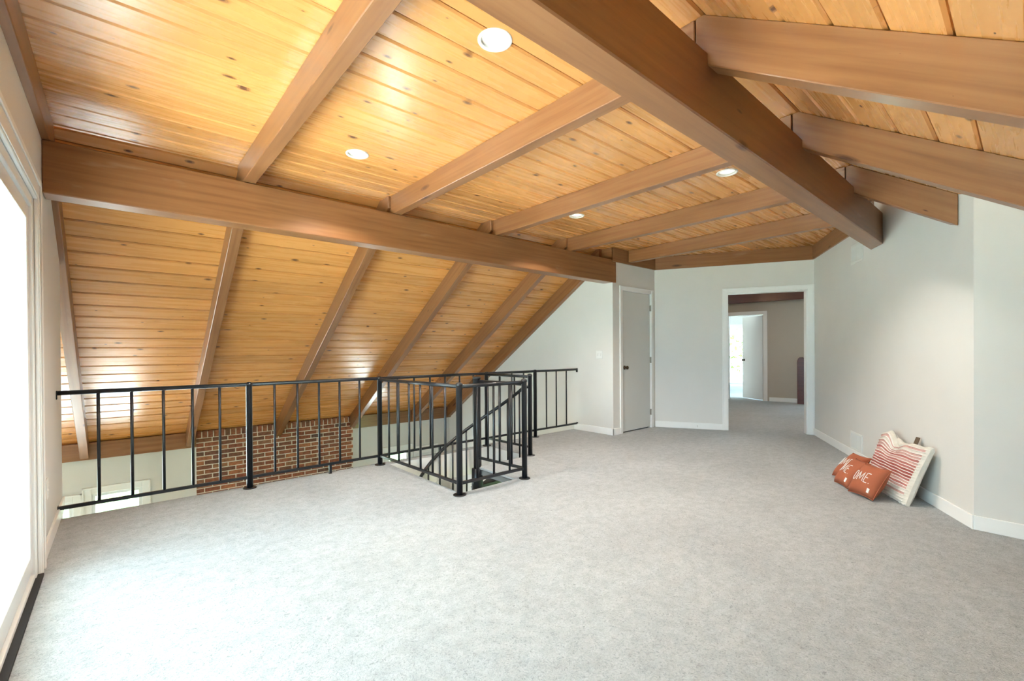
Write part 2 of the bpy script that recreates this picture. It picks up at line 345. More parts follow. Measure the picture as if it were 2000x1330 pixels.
def rows(edges, o, ey, ez, breaks, prob):
    """edges: distances along ey of the seams; o: origin; boards run along X"""
    ex = (1, 0, 0)
    for i in range(len(edges)-1):
        a, b = edges[i], edges[i+1]; w = abs(b-a)
        if w < .02: continue
        br = [breaks[0]]+[x for x in breaks[1:-1] if random.random() < prob]+[breaks[-1]]
        for x0, x1 in zip(br[:-1], br[1:]):
            c = V(o)+V(ey)*((a+b)/2)
            planks.append(link('plank', board_mesh(x1-x0, w), ceiling, frame((x0, c.y, c.z), ex, ey, ez)))
PW = .1765
RX = [.723, 1.960, 3.207, 4.456, 5.702]
SX = [-.395, .734, 1.936, 3.172, 4.427, 5.267]
RW = .087
e = [YK]; y = 1.646-PW*3
while y < YS-.03:
    if y > YK+.02: e.append(y)
    y += PW
e.append(YS)
# the visible face looks down: ey x ez keeps a right handed frame
def rows_down(ylist, zf, breaks, prob, sl):
    """ylist: seam positions in plan; sl: pitch sign (dz/dy)"""
    k = math.sqrt(1+sl*sl); ey = V((0, -1/k, -sl/k)); ez = V((1, 0, 0)).cross(ey)
    edges = [-(q-ylist[0])*k for q in ylist]
    rows(edges, (0, ylist[0], zf(ylist[0])), ey, ez, breaks, prob)
rows_down(e, lambda y: ZC, [-.46, .766, 2.0, 3.25, 4.5, 5.745, 7.6], .36, 0)
pw = PW/math.sqrt(1+TL*TL)
e = [YS]; y = 4.845-pw*4
while y < YF+.1:
    if y > YS+.02: e.append(y)
    y += pw
rows_down(e, zslope, [-6, -3, -.35, .777, 1.98, 3.215, 4.47, 5.40], .36, -TL)
e = [YK]; y = .636+.158
while y > YB-.1:
    if y < YK-.02: e.append(y)
    y -= .158
rows_down(e, zright, [-.46, .766, 2.0, 3.25, 4.5, 5.9], .36, TR)

# ------------------------------------------------------------------ beams and rafters
def yz_beam(name, pts, x0, w, slope, label, cat='rafter', group=None):
    """prism with a Y-Z outline; local x runs down the length"""
    k = math.sqrt(1+slope*slope); ex = V((0, 1/k, slope/k)); ez = V((0, -slope/k, 1/k)); ey = ez.cross(ex)
    o = V((x0, pts[0][0], pts[0][1])); loc = []
    for y, z in pts:
        d = V((0, y-o.y, z-o.z)); loc.append((d.dot(ex), d.dot(ez)))
    sg = ey.x
    me = MB().prism(loc, lambda p, kk: (p[0], kk*w*sg, p[1]))
    return tag(me.obj(name, 'beam', mw=frame(o, ex, ey, ez), bevel=.004), label, cat, group)
ORD = ['first', 'second', 'third', 'fourth', 'fifth', 'sixth']
for i, x in enumerate([-.405]+RX):
    w = RW if i else .10
    yend = 4.12 if i else 4.16
    if i == 5: yend = YC-.03
    lab = 'brown flat ceiling rafter, %s from the sliding glass door' % ORD[i] if i else 'brown flat rafter lying along the wall above the sliding glass door'
    if i: lab = 'brown flat ceiling rafter, %s out from the wall with the sliding door' % ORD[i-1]
    yz_beam('ceiling_rafter', [(.99, ZR), (yend, ZR), (yend, ZC-.001), (.99, ZC-.001)], x, w, 0, lab, group='flat ceiling rafters')
sof = lambda y: 2.765-.658*(y-3.7)
for i, x in enumerate(SX):
    lab = ['brown sloped rafter above the end of the sliding door wall', 'brown sloped rafter running down to the near edge of the brick chimney', 'brown sloped rafter running down onto the middle of the brick chimney',
           'brown sloped rafter running down to the far edge of the brick chimney', 'brown sloped rafter between the brick chimney and the gable wall', 'brown sloped rafter lying against the gable wall'][i]
    ytop = 3.985 if i not in (5,) else 4.11
    yb = YF-.075 if i in (1, 2, 3) else YF-.07
    yz_beam('sloped_rafter', [(ytop, sof(ytop)), (yb, sof(yb)), (yb, zslope(yb)-.001), (YS, ZC-.001), (ytop, ZC-.001)], x, .086, -TL, lab, group='rafters of the long slope')
sor = lambda y: 2.473-TR*(YK-y)
for i, x in enumerate(RX[:4]):
    yb = YB+.01 if i < 3 else .338
    lab = 'brown rafter descending from the ridge beam toward the eaves, %s out from the sliding door' % ORD[i] if i < 3 else 'short brown rafter dying into the angled wall'
    yz_beam('eaves_rafter', [(.985, sor(.985)), (yb, sor(yb)), (yb, zright(yb)-.001), (YK, ZC-.001), (.985, ZC-.001)], x, .10, TR, lab, group='rafters of the short slope')
# purlin beam across the room and ridge side beam
def x_beam(name, x0, x1a, x1b, y0, y1, z0, z1, label):
    o = V((x0, y0, z0)); me = MB()
    la, lb, d, h = x1a-x0, x1b-x0, y1-y0, z1-z0
    me.add([(0, 0, 0), (la, 0, 0), (lb, d, 0), (0, d, 0), (0, 0, h), (la, 0, h), (lb, d, h), (0, d, h)],
           [(0, 3, 2, 1), (4, 5, 6, 7), (0, 1, 5, 4), (1, 2, 6, 5), (2, 3, 7, 6), (3, 0, 4, 7)])
    return tag(me.obj(name, 'beam', mw=Matrix.Translation(o), bevel=.006), label, 'beam')
x_beam('main_beam', XL+.001, 5.425, 5.34, 3.925, 4.096, 2.194, ZR-.002, 'deep brown beam crossing the loft above the black railing')
x_beam('ridge_beam', XL+.001, D.x-(D.y-.931)/math.tan(aw)-.012, D.x-(D.y-1.065)/math.tan(aw)-.012, .931, 1.065, 2.215, ZR-.002, 'thick brown beam under the ceiling break, ending at the angled wall')

# ------------------------------------------------------------------ brown frieze boards and fascia, baseboards
def strip(name, p0, p1, th, z0, z1, mat, label, cat, e0=0, e1=0):
    p0 = V((p0[0], p0[1], 0)); p1 = V((p1[0], p1[1], 0)); t = (p1-p0).normalized(); ln = (p1-p0).length; nn = V((-t.y, t.x, 0))
    me = MB().box(-e0, ln+e1, 0, th, 0, z1-z0)
    return tag(me.obj(name, mat, mw=frame((p0.x, p0.y, z0), t, nn, (0, 0, 1)), bevel=.003), label, cat, kind=S)
ZT = 2.494
strip('trim_1', (XC2, YC), (XR-.02, YC), .022, ZT, ZC-.002, 'beam', 'brown frieze board over the closet door', 'trim')
strip('trim_6', (XR, YC-.02), (XR, YS-.01), .02, ZT, ZC-.002, 'beam', 'brown frieze end board where the main beam meets the gable wall', 'trim')
strip('trim_2', D, CW, .022, ZT, ZC-.002, 'beam', 'brown frieze board over the hall doorway', 'trim')
strip('trim_3', D-W*1.93, D, .022, ZT, ZC-.002, 'beam', 'brown frieze board on the angled wall beside the ridge beam', 'trim')
strip('trim_4', (.86, YF), (-6, YF), .07, -.179, .045, 'beam', 'brown fascia board on the low wall near the sliding door side of the chimney', 'trim')
strip('trim_5', (XR, YF), (3.225, YF), .07, -.179, .045, 'beam', 'brown fascia board on the low wall between chimney and gable wall', 'trim')
BH = .095
strip('baseboard_gable', (XR, YE-.02), (XR, YC), -.014, 0, BH, 'trim', 'white baseboard under the light switch', 'baseboard', e1=.014)
strip('baseboard_closet', (XR-.014, YC), (DX0-.06, YC), -.014, 0, BH, 'trim', 'short white baseboard beside the closet door', 'baseboard')
strip('baseboard_doorway', CW, CW+(D-CW).normalized()*.975, -.014, 0, BH, 'trim', 'white baseboard between closet door and hall doorway', 'baseboard')
strip('baseboard_right', D, COR, -.014, 0, BH, 'trim', 'long white baseboard behind the cushions', 'baseboard', e1=.01)
strip('baseboard_side', COR+V((0, 0, 0)), (XS, YB), -.014, 0, BH, 'trim', 'white baseboard turning the corner beyond the striped bag', 'baseboard')
strip('baseboard_left', (XL, DY1+.19), (XL, 4.99), -.014, 0, BH, 'trim', 'white baseboard under the outlet by the sliding door', 'baseboard')

# ------------------------------------------------------------------ recessed lights (cut through the boards)
LP = [(1.365, 1.674, 'recessed ceiling light by the ridge beam, nearer the sliding door'), (1.358, 3.301, 'recessed ceiling light by the main beam, nearer the sliding door'),
      (3.845, 1.665, 'recessed ceiling light by the ridge beam, nearer the closet door'), (3.798, 3.262, 'recessed ceiling light by the main beam, nearer the closet door')]
bpy.context.view_layer.update()
for x, y, lab in LP:
    cm = MB().lathe([(.0004, -.1), (.066, -.1), (.066, .1), (.0004, .1)], (x, y, ZC), 32).mesh('cutter', 'plank')
    bm = bmesh.new(); bm.from_mesh(cm); bmesh.ops.remove_doubles(bm, verts=bm.verts, dist=.002); bmesh.ops.recalc_face_normals(bm, faces=bm.faces); bm.to_mesh(cm); bm.free()
    co = link('cutter', cm)
    hit = []
    for p in planks:
        mw = p.matrix_world
        if abs(mw.translation.z-ZC) > .02 or abs(mw.col[1][2]) > .05: continue
        xs = [v.co.x for v in p.data.vertices]; ys = [v.co.y for v in p.data.vertices]
        if mw.translation.x-.07 < x < mw.translation.x+max(xs)+.07 and abs(mw.translation.y-y) < max(ys)+.066: hit.append(p)
    for p in hit:
        md = p.modifiers.new('b', 'BOOLEAN'); md.operation = 'DIFFERENCE'; md.object = co; md.solver = 'EXACT'
    bpy.context.view_layer.update(); dg = bpy.context.evaluated_depsgraph_get()
    for p in hit:
        nm = bpy.data.meshes.new_from_object(p.evaluated_get(dg)); p.modifiers.clear(); p.data = nm
    bpy.data.objects.remove(co)
    t = thing('recessed_light', lab, 'ceiling light', (x, y, ZC), group='recessed ceiling lights')
    MB().lathe([(.064, .004), (.066, -.003), (.070, -.006), (.080, -.006), (.083, -.002), (.083, .001)], n=40).obj('trim_ring', 'baffle', t, smooth=True)
    MB().lathe([(.064, .002), (.063, -.001), (.060, .03), (.056, .075), (.02, .13), (.001, .13)], n=40).obj('reflector', 'baffle', t, smooth=True)
    MB().lathe([(.001, .018), (.02, .020), (.036, .030), (.042, .048), (.036, .066), (.018, .10), (.016, .125)], n=28).obj('bulb', 'bulb', t, smooth=True)
    ld = bpy.data.lights.new('lamp_light', 'SPOT'); ld.energy = 95; ld.color = (1, .93, .84); ld.spot_size = R(125); ld.spot_blend = .6; ld.shadow_soft_size = .04
    lo = bpy.data.objects.new('lamp_light', ld); col.objects.link(lo); lo.parent = t; lo.location = (0, 0, -.012)

# ------------------------------------------------------------------ doors
def lever_knob(parent, loc, rz, s=1):
    mw = Matrix.Translation(loc) @ Matrix.Rotation(rz, 4, 'Z') @ Matrix.Rotation(R(90), 4, 'X')
    k = MB().lathe([(.001, 0), (.030, 0), (.030, .006), (.012, .010), (.011, .028), (.022, .036), (.027, .048), (.024, .060), (.012, .066), (.001, .067)], n=20).obj('knob', 'bronze', parent, mw, smooth=True)
    return k
# closet door
t = thing('door_1', 'narrow pale grey slab closet door with three hinges and bronze knob', 'door', (DX0, YC, 0), kind=S)
dw = DX1-DX0
sl_ = MB().box(.006, dw-.006, .012, .047, .018, DH-.008).obj('slab', 'door', t, bevel=.002)
lever_knob(sl_, (.075, .012, .965), 0)
MB().box(.0, .004, .006, .05, .93, 1.0).obj('latch_plate', 'bronze', sl_)
for z in (.25, 1.067, 1.88):
    h = MB().box(dw-.012, dw-.002, -.004, .012, z-.045, z+.045)
    h.lathe([(.001, -.047), (.006, -.047), (.006, .047), (.001, .047)], (dw-.004, -.008, z), 10)
    h.obj('hinge', 'steel', t)
cs = MB(); c = .062
for a, b, z0, z1 in [(-c, 0, 0, DH+c), (dw, dw+c, 0, DH+c), (0, dw, DH, DH+c)]:
    cs.box(a, b, -.014, 0, z0, z1)
    if b-a < .1: cs.box(a if a > 0.1 else a, a+.018 if a < 0 else a+.018, -.019, -.014, z0, z1)
    else: cs.box(a-c, b+c, -.019, -.014, z1-.018, z1)
cs.obj('casing', 'trim', t, bevel=.002)
MB().box(-.004, .002, 0, .11, 0, DH).box(dw-.002, dw+.004, 0, .11, 0, DH).box(0, dw, 0, .11, DH-.006, DH).obj('jamb', 'trim', t)
MB().box(0, dw, .05, .06, 0, .02).box(-.05, dw+.05, .085, .115, 0, DH+.02).obj('dark_gap', 'gapshade', t)  # dark strip and sheet drawn for the shade under and behind the slab
# cased doorway
td = (D-CW).normalized(); nd_ = V((-td.y, td.x, 0))
mw = frame(CW, td, nd_, (0, 0, 1))
t = thing('door_2', 'white cased open doorway leading into the hall', 'doorway', kind=S, mw=mw)
c = .065; a0, a1, hh = 1.04, 2.086, 2.078
m = MB()
for q0, q1, z0, z1 in [(a0-c, a0, 0, hh+c), (a1, dwl-.001, 0, hh+c), (a0, a1, hh, hh+c)]:
    m.box(q0, q1, -.015, 0, z0, z1)
m.box(a0-c, a0-c+.018, -.021, -.015, 0, hh+c).box(dwl-.02, dwl-.001, -.021, -.015, 0, hh+c).box(a0-c, dwl-.001, -.021, -.015, hh+c-.018, hh+c)
m.obj('casing', 'trim', t, bevel=.002)
MB().box(a0-.001, a0+.018, -.006, .13, 0, hh).box(a1-.018, a1+.001, -.006, .13, 0, hh).box(a0, a1, -.006, .13, hh-.018, hh+.001).obj('jamb', 'trim', t)
# door stop spring on the baseboard
q = CW+td*.62
t = thing('door_stop', 'small spring door stop on the white baseboard beside the hall doorway', 'door stop', (q.x, q.y, .05))
dirn = -nd_
MB().tube([dirn*.012, dirn*.03+V((0, 0, .001)), dirn*.075+V((0, 0, -.008))], .004, 8).obj('spring', 'steel', t)
MB().tube([dirn*.073+V((0, 0, -.008)), dirn*.088+V((0, 0, -.010))], .007, 10).obj('tip', 'plastic', t)

# sliding glass door
t = thing('door_3', 'white framed sliding glass door filling the wall', 'sliding door', (XL, DY0, 0), kind=S)
dl = DY1-DY0; ft = .055
m = MB().box(-.115, .0, 0, ft, .0, DZ).box(-.115, .0, dl-ft, dl, .0, DZ).box(-.115, .0, ft, dl-ft, DZ-ft, DZ)
m.obj('frame', 'vinyl', t, bevel=.004)
MB().box(-.115, -.004, ft, dl-ft, 0, .032).box(-.035, -.028, ft, dl-ft, .032, .05).box(-.085, -.078, ft, dl-ft, .032, .05).obj('sill_track', 'vinyl', t, bevel=.002)
MB().box(-.004, .024, .0, dl+.0, .0, .012).obj('threshold_shade', 'gapshade', t)  # black strip painted for the shadow in the gap between track and carpet
m = MB(); c = .125
for y0, y1, z0, z1 in [(-c, 0, 0, DZ+c), (dl, dl+c, 0, DZ+c), (0, dl, DZ, DZ+c)]:
    m.box(0, .016, y0, y1, z0, z1)
m.box(.016, .024, dl+c-.03, dl+c, 0, DZ+c).box(.016, .024, -c, -c+.03, 0, DZ+c).box(.016, .024, -c, dl+c, DZ+c-.03, DZ+c)
m.box(.016, .021, dl+.01, dl+.04, 0, DZ+.04).box(.016, .021, -.04, -.01, 0, DZ+.04).box(.016, .021, -.04, dl+.04, DZ+.01, DZ+.04)
m.obj('casing', 'trim', t, bevel=.003)
mid = dl*.5
for k, (y0, y1, x0) in enumerate([(mid-.05, dl-ft+.01, -.052), (ft-.01, mid+.05, -.102)]):
    st = .085
    pm = MB().box(x0, x0+.038, y0, y0+st, .05, DZ-ft+.01).box(x0, x0+.038, y1-st, y1, .05, DZ-ft+.01).box(x0, x0+.038, y0+st, y1-st, .05, .05+.10).box(x0, x0+.038, y0+st, y1-st, DZ-ft-.08, DZ-ft+.01)
    pn = pm.obj('door_panel', 'vinyl', t, bevel=.004)
    MB().box(x0+.016, x0+.021, y0+st-.005, y1-st+.005, .145, DZ-ft-.075).obj('glass_pane', 'glass', pn)
    if k == 0: MB().box(x0+.038, x0+.06, y0+.03, y0+.055, .92, 1.14).obj('pull_handle', 'vinyl', pn, bevel=.004)

# ------------------------------------------------------------------ windows of the lower room and the chimney
def window(name, x0, x1, z0, z1, label, cas=.094):
    t = thing(name, label, 'window', ((x0+x1)/2, YF, z0), kind=S)
    w = (x1-x0)/2; h = z1-z0
    m = MB()
    for a, b, c0, c1 in [(-w-cas, -w, -.06, h+cas), (w, w+cas, -.06, h+cas), (-w, w, h, h+cas), (-w, w, -cas, 0)]: m.box(a, b, -.018, 0, c0, c1)
    m.box(-w-cas, -w-cas+.02, -.03, -.018, -.06, h+cas).box(w+cas-.02, w+cas, -.03, -.018, -.06, h+cas).box(-w-cas, w+cas, -.03, -.018, h+cas-.02, h+cas)
    m.obj('casing', 'trim', t, bevel=.003)
    f = .038
    MB().box(-w, -w+f, .0, .06, 0, h).box(w-f, w, .0, .06, 0, h).box(-w+f, w-f, .0, .06, h-f, h).box(-w+f, w-f, .0, .06, 0, f).box(-w+f, w-f, .01, .05, h*.5-.02, h*.5+.02).obj('sash', 'vinyl', t, bevel=.003)
    MB().box(-w+f-.004, w-f+.004, .028, .033, f-.004, h-f+.004).obj('glass_pane', 'glass', t)
window('window_1', *WIN[0], 'white framed lower window beside the brick chimney')
window('window_2', *WIN[1], 'white framed lower window by the sliding door wall, widened unseen for more light', cas=.09)  # stretched out of view to let more daylight into the lower room
window('added_window_4', *WIN[2], 'wide white framed window added unseen at the far corner to light the lower room')  # made-up opening, put in to brighten the lower room
window('window_3', *WIN[3], 'white framed lower window past the chimney toward the gable wall')
t = thing('louvered_shutter', 'white slatted panel on the low wall beside the stair opening', 'shutter', (4.775, YF, -2.05))
MB().box(-.29, -.24, -.03, 0, 0, 1.35).box(.24, .29, -.03, 0, 0, 1.35).box(-.24, .24, -.03, 0, 1.20, 1.35).box(-.24, .24, -.03, 0, 0, .12).box(-.24, .24, -.006, 0, .12, 1.2).obj('frame', 'trim', t, bevel=.003)
lm = None
for k in range(22):
    z = .15+k*.048
    if lm is None: lm = MB().prism([(-.028, .0), (-.022, .006), (-.004, .036), (-.010, .030)], lambda p, kk: (-.24+.48*kk, p[0], p[1])).mesh('slat', 'trim')
    link('slat', lm, t, Matrix.Translation((0, 0, z)))

ch = thing('brick_chimney', 'red brown brick chimney with cream mortar rising to the sloped ceiling', 'chimney', ((.861+3.225)/2, YF, ZLOW))
cx = (.861+3.225)/2; yb0 = YF-.068
MB().box(.861-cx, 3.225-cx, -.0655, -.002, 0, .035-ZLOW).obj('mortar_bed', 'mortar', ch)
BL, BHt, JT = .2045, .0555, .013
def brick_me(l, h, d=.03):
    return MB().box(0, l-JT, -.070, -.070+d, 0, h).mesh('brick', 'brick', bevel=.003)
bfull, bhalf, brow = brick_me(BL, BHt), None, brick_me(.0735, .105)
bpart = {}
z = -.0605-BHt; r = 0
X0, X1 = .861, 3.225
while z > -1.16:
    x = X0-(BL/2 if r % 2 else 0)
    while x < X1-.01:
        a, b = max(x, X0), min(x+BL, X1+JT)
        l = b-a
        if l > .03:
            if abs(l-BL) < 1e-3: me = bfull
            else: me = bpart.setdefault(round(l, 3), None) or bpart.__setitem__(round(l, 3), brick_me(l, BHt)) or bpart[round(l, 3)]
            link('brick', me, ch, Matrix.Translation((a-cx, random.uniform(-.002, .002), z-ZLOW)))
        x += BL
    z -= BHt+JT; r += 1
x = X0
while x < X1-.03:
    link('brick', brow, ch, Matrix.Translation((x-cx, random.uniform(-.002, .002), -.05-ZLOW))); x += .0739

# ------------------------------------------------------------------ black railings
PR, BR_, TRr = .026, .0105, .017
ZTOP = .932
post_me = MB().lathe([(.001, 0), (PR, 0), (PR, ZTOP-.01), (PR+.004, ZTOP-.008), (PR+.006, ZTOP+.002), (PR, ZTOP+.014), (.012, ZTOP+.022), (.001, ZTOP+.023)], n=20).mesh('post', 'black', smooth=True)
flange_me = MB().lathe([(.001, .008), (PR, .008), (.052, .008), (.055, .005), (.055, 0), (.001, 0)], n=20).mesh('base_flange', 'black')
def post(par, p):
    o = link('post', post_me, par, Matrix.Translation(p)); link('base_flange', flange_me, o); return o
bal_cache = {}
def baluster(par, p, z0, z1):
    k = round(z1-z0, 3)
    if k not in bal_cache: bal_cache[k] = MB().lathe([(.001, 0), (BR_, 0), (BR_, k), (.001, k)], n=12).mesh('baluster', 'black', smooth=True)
    return link('baluster', bal_cache[k], par, Matrix.Translation((p[0], p[1], z0)))
def rail(par, name, a, b, r): return MB().tube([a, b], r, 14).obj(name, 'black', par, smooth=True)
def flat_rail(par, a, b, z):
    a = V((a[0], a[1], 0)); b = V((b[0], b[1], 0)); t = (b-a).normalized(); n = V((-t.y, t.x, 0))
    return MB().box(0, (b-a).length, -.011, .011, -.013, .013).obj('bottom_rail', 'black', par, frame((a.x, a.y, z), t, n, (0, 0, 1)), bevel=.003)
ZBR = .098
YR = 4.613
rl = thing('loft_railing', 'long black metal railing along the open edge of the loft', 'railing', (XL, YR, 0))
PXS = [.881, 2.121, 3.58, 4.45]
rail(rl, 'top_rail', (.0, 0, ZTOP), (XR-XL, 0, ZTOP), TRr)
flat_rail(rl, (0, 0), (XR-XL, 0), ZBR)
for x in PXS: post(rl, (x-XL, 0, 0))
BX = [-.12, .073, .27, .463, .657] + [1.09, 1.289, 1.489, 1.691, 1.899] + [2.121+(3.58-2.121)*k/7 for k in range(1, 7)] + [3.58+(4.45-3.58)*k/4 for k in range(1, 4)] + [4.678, 4.887, 5.107]
for x in BX: baluster(rl, (x-XL, 0), ZBR, ZTOP)
for x in (1.592, 2.872): MB().box(x-XL-.012, x-XL+.012, -.012, .012, 0, ZBR).obj('foot', 'black', rl)
for xx, s in ((0, 1), (XR-XL, -1)):
    for z in (ZTOP, ZBR):
        MB().box(min(xx, xx+s*.006), max(xx, xx+s*.006), -.018, .018, z-.045, z+.018).obj('wall_bracket', 'black', rl, bevel=.002)
P2, P3, P4, P5, P7 = V((2.121, YR)), V((2.170, 3.175)), V((2.915, 3.172)), V((3.615, 3.835)), V((3.58, YR))
def guard(name, label, pts, posts, nb, grp):
    o = pts[0] if posts[0] else pts[-1]
    t = thing(name, label, 'railing', (pts[0].x, pts[0].y, 0), group=grp)
    for p, f in zip(pts, posts):
        if f: post(t, (p.x-pts[0].x, p.y-pts[0].y, 0))
    for a, b, n in zip(pts[:-1], pts[1:], nb):
        a = a-pts[0]; b = b-pts[0]
        rail(t, 'top_rail', (a.x, a.y, ZTOP-.012), (b.x, b.y, ZTOP-.012), TRr)
        flat_rail(t, (a.x, a.y, 0), (b.x, b.y, 0), ZBR)
        for k in range(1, n+1):
            q = a+(b-a)*k/(n+1); baluster(t, (q.x, q.y), ZBR, ZTOP-.012)
    return t
guard('stair_guard', 'black metal guard wrapping the corner of the stair opening', [P2, P3, P4], [0, 1, 1], [6, 3], 'stair opening guards')
guard('stair_guard', 'short black metal guard between the loft railing and the stair entrance', [P7, P5], [0, 1], [2], 'stair opening guards')

# spiral staircase
C = V((2.85, 3.84)); RS = .70
st = thing('spiral_staircase', 'black steel spiral staircase descending through the loft floor', 'staircase', (C.x, C.y, ZLOW))
zo = -ZLOW
MB().lathe([(.001, 0), (.039, 0), (.039, zo+ZTOP-.004), (.044, zo+ZTOP), (.044, zo+ZTOP+.012), (.03, zo+ZTOP+.02), (.001, zo+ZTOP+.022)], n=24).obj('centre_pole', 'black', st, smooth=True)
MB().lathe([(.039, zo-.30), (.064, zo-.30), (.058, zo-.02), (.039, zo-.015)], n=24).obj('collar', 'black', st, smooth=True)
# landing: the corner square of the opening
lx1, ly0 = HX1-C.x, HY0-C.y
poly = [(.0, .0), (.0, ly0), (lx1, ly0), (lx1, .0)]
ld_ = MB(); ld_.prism(poly, lambda p, k: (p[0], p[1], zo-.02 if k == 0 else zo-.001)); ld_.obj('landing', 'carpet', st)
MB().prism([(-.006, .006), (-.006, ly0), (lx1, ly0), (lx1, .006)], lambda p, k: (p[0], p[1], zo-.075 if k == 0 else zo-.02)).obj('landing_frame', 'black', st)
a = V((0, 0)); b = P4-C
tdir = (b-a).normalized(); a2 = a+tdir*.03
rail(st, 'guard_rail', (a2.x, a2.y, zo+ZTOP-.03), (b.x, b.y, zo+ZTOP-.03), TRr)
flat_rail(st, (a2.x, a2.y, 0), (b.x, b.y, 0), zo+ZBR)
for k in range(1, 4):
    q = a+(b-a)*k/4; baluster(st, (q.x, q.y), zo+ZBR, zo+ZTOP-.03)
zh = lambda th: .815-.00845*th
pts = [(RS*math.cos(R(d)), RS*math.sin(R(d)), zo+zh(d)) for d in range(4, 300, 4)]
pts = [((P5-C).x, (P5-C).y, zo+.80), ((P5-C).x-.03, (P5-C).y+.02, zo+.80)]+pts
MB().tube(pts, .019, 12).obj('handrail', 'black', st, smooth=True)
for k in range(11):
    d0 = 2+k*28; d1 = d0+30; z = zo-.205*(k+1)
    if z < .05: break
    poly = [(.03*math.cos(R(d0)), .03*math.sin(R(d0)))]+[(RS*math.cos(R(d0+(d1-d0)*i/4)), RS*math.sin(R(d0+(d1-d0)*i/4))) for i in range(5)]+[(.03*math.cos(R(d1)), .03*math.sin(R(d1)))]
    tr = MB().prism(poly, lambda p, kk: (p[0], p[1], z-.035 if kk == 0 else z)).obj('tread', 'black', st, bevel=.003)
    dm = d0+6
    q = (RS*math.cos(R(dm)), RS*math.sin(R(dm))); baluster(st, q, z-.02, zo+zh(dm))
    dm = d0+20
    q = (RS*math.cos(R(dm)), RS*math.sin(R(dm))); baluster(st, q, z-.02, zo+zh(dm))

# ------------------------------------------------------------------ wall plates and vents
t = thing('light_switch', 'white double light switch plate on the gable wall above the railing end', 'light switch', (XR, 4.178, 1.161))
MB().box(-.007, 0, -.058, .058, -.06, .06).obj('plate', 'plastic', t, bevel=.003)
for y in (-.026, .026): MB().box(-.013, -.006, y-.010, y+.010, -.018, .018).obj('toggle', 'plastic', t, bevel=.003)
t = thing('outlet', 'white outlet plate low on the wall next to the sliding door', 'outlet', (XL, 3.98, .385))
MB().box(0, .007, -.038, .038, -.062, .062).obj('plate', 'plastic', t, bevel=.003)
for z in (-.024, .024): MB().box(.005, .010, -.018, .018, z-.016, z+.016).obj('socket', 'plastic', t, bevel=.003)
def vent(s, z, w, h, label):
    o = D-W*s
    t = thing('wall_vent', label, 'vent', mw=frame((o.x, o.y, z), -W, V((0, 0, 1)), N), group='vents on the angled wall')
    m = MB(); b = .022
    m.box(-w/2, w/2, -h/2, -h/2+b, 0, .008).box(-w/2, w/2, h/2-b, h/2, 0, .008).box(-w/2, -w/2+b, -h/2+b, h/2-b, 0, .008).box(w/2-b, w/2, -h/2+b, h/2-b, 0, .008).box(-.008, .008, -h/2+b, h/2-b, 0, .008)
    m.obj('frame', 'grille', t, bevel=.002)
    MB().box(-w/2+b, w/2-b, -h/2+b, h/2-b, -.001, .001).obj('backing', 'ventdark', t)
    lm = MB().box(-.0035, .0035, -h/2+b, h/2-b, .001, .007).mesh('louver', 'grille')
    n = 9
    for sgn in (-1, 1):
        x0, x1 = (.008, w/2-b) if sgn > 0 else (-w/2+b, -.008)
        for k in range(1, n): link('louver', lm, t, Matrix.Translation((x0+(x1-x0)*k/n, 0, 0)))
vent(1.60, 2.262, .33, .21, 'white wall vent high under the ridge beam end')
vent(1.575, .195, .33, .20, 'white wall vent just above the baseboard behind the rust cushions')

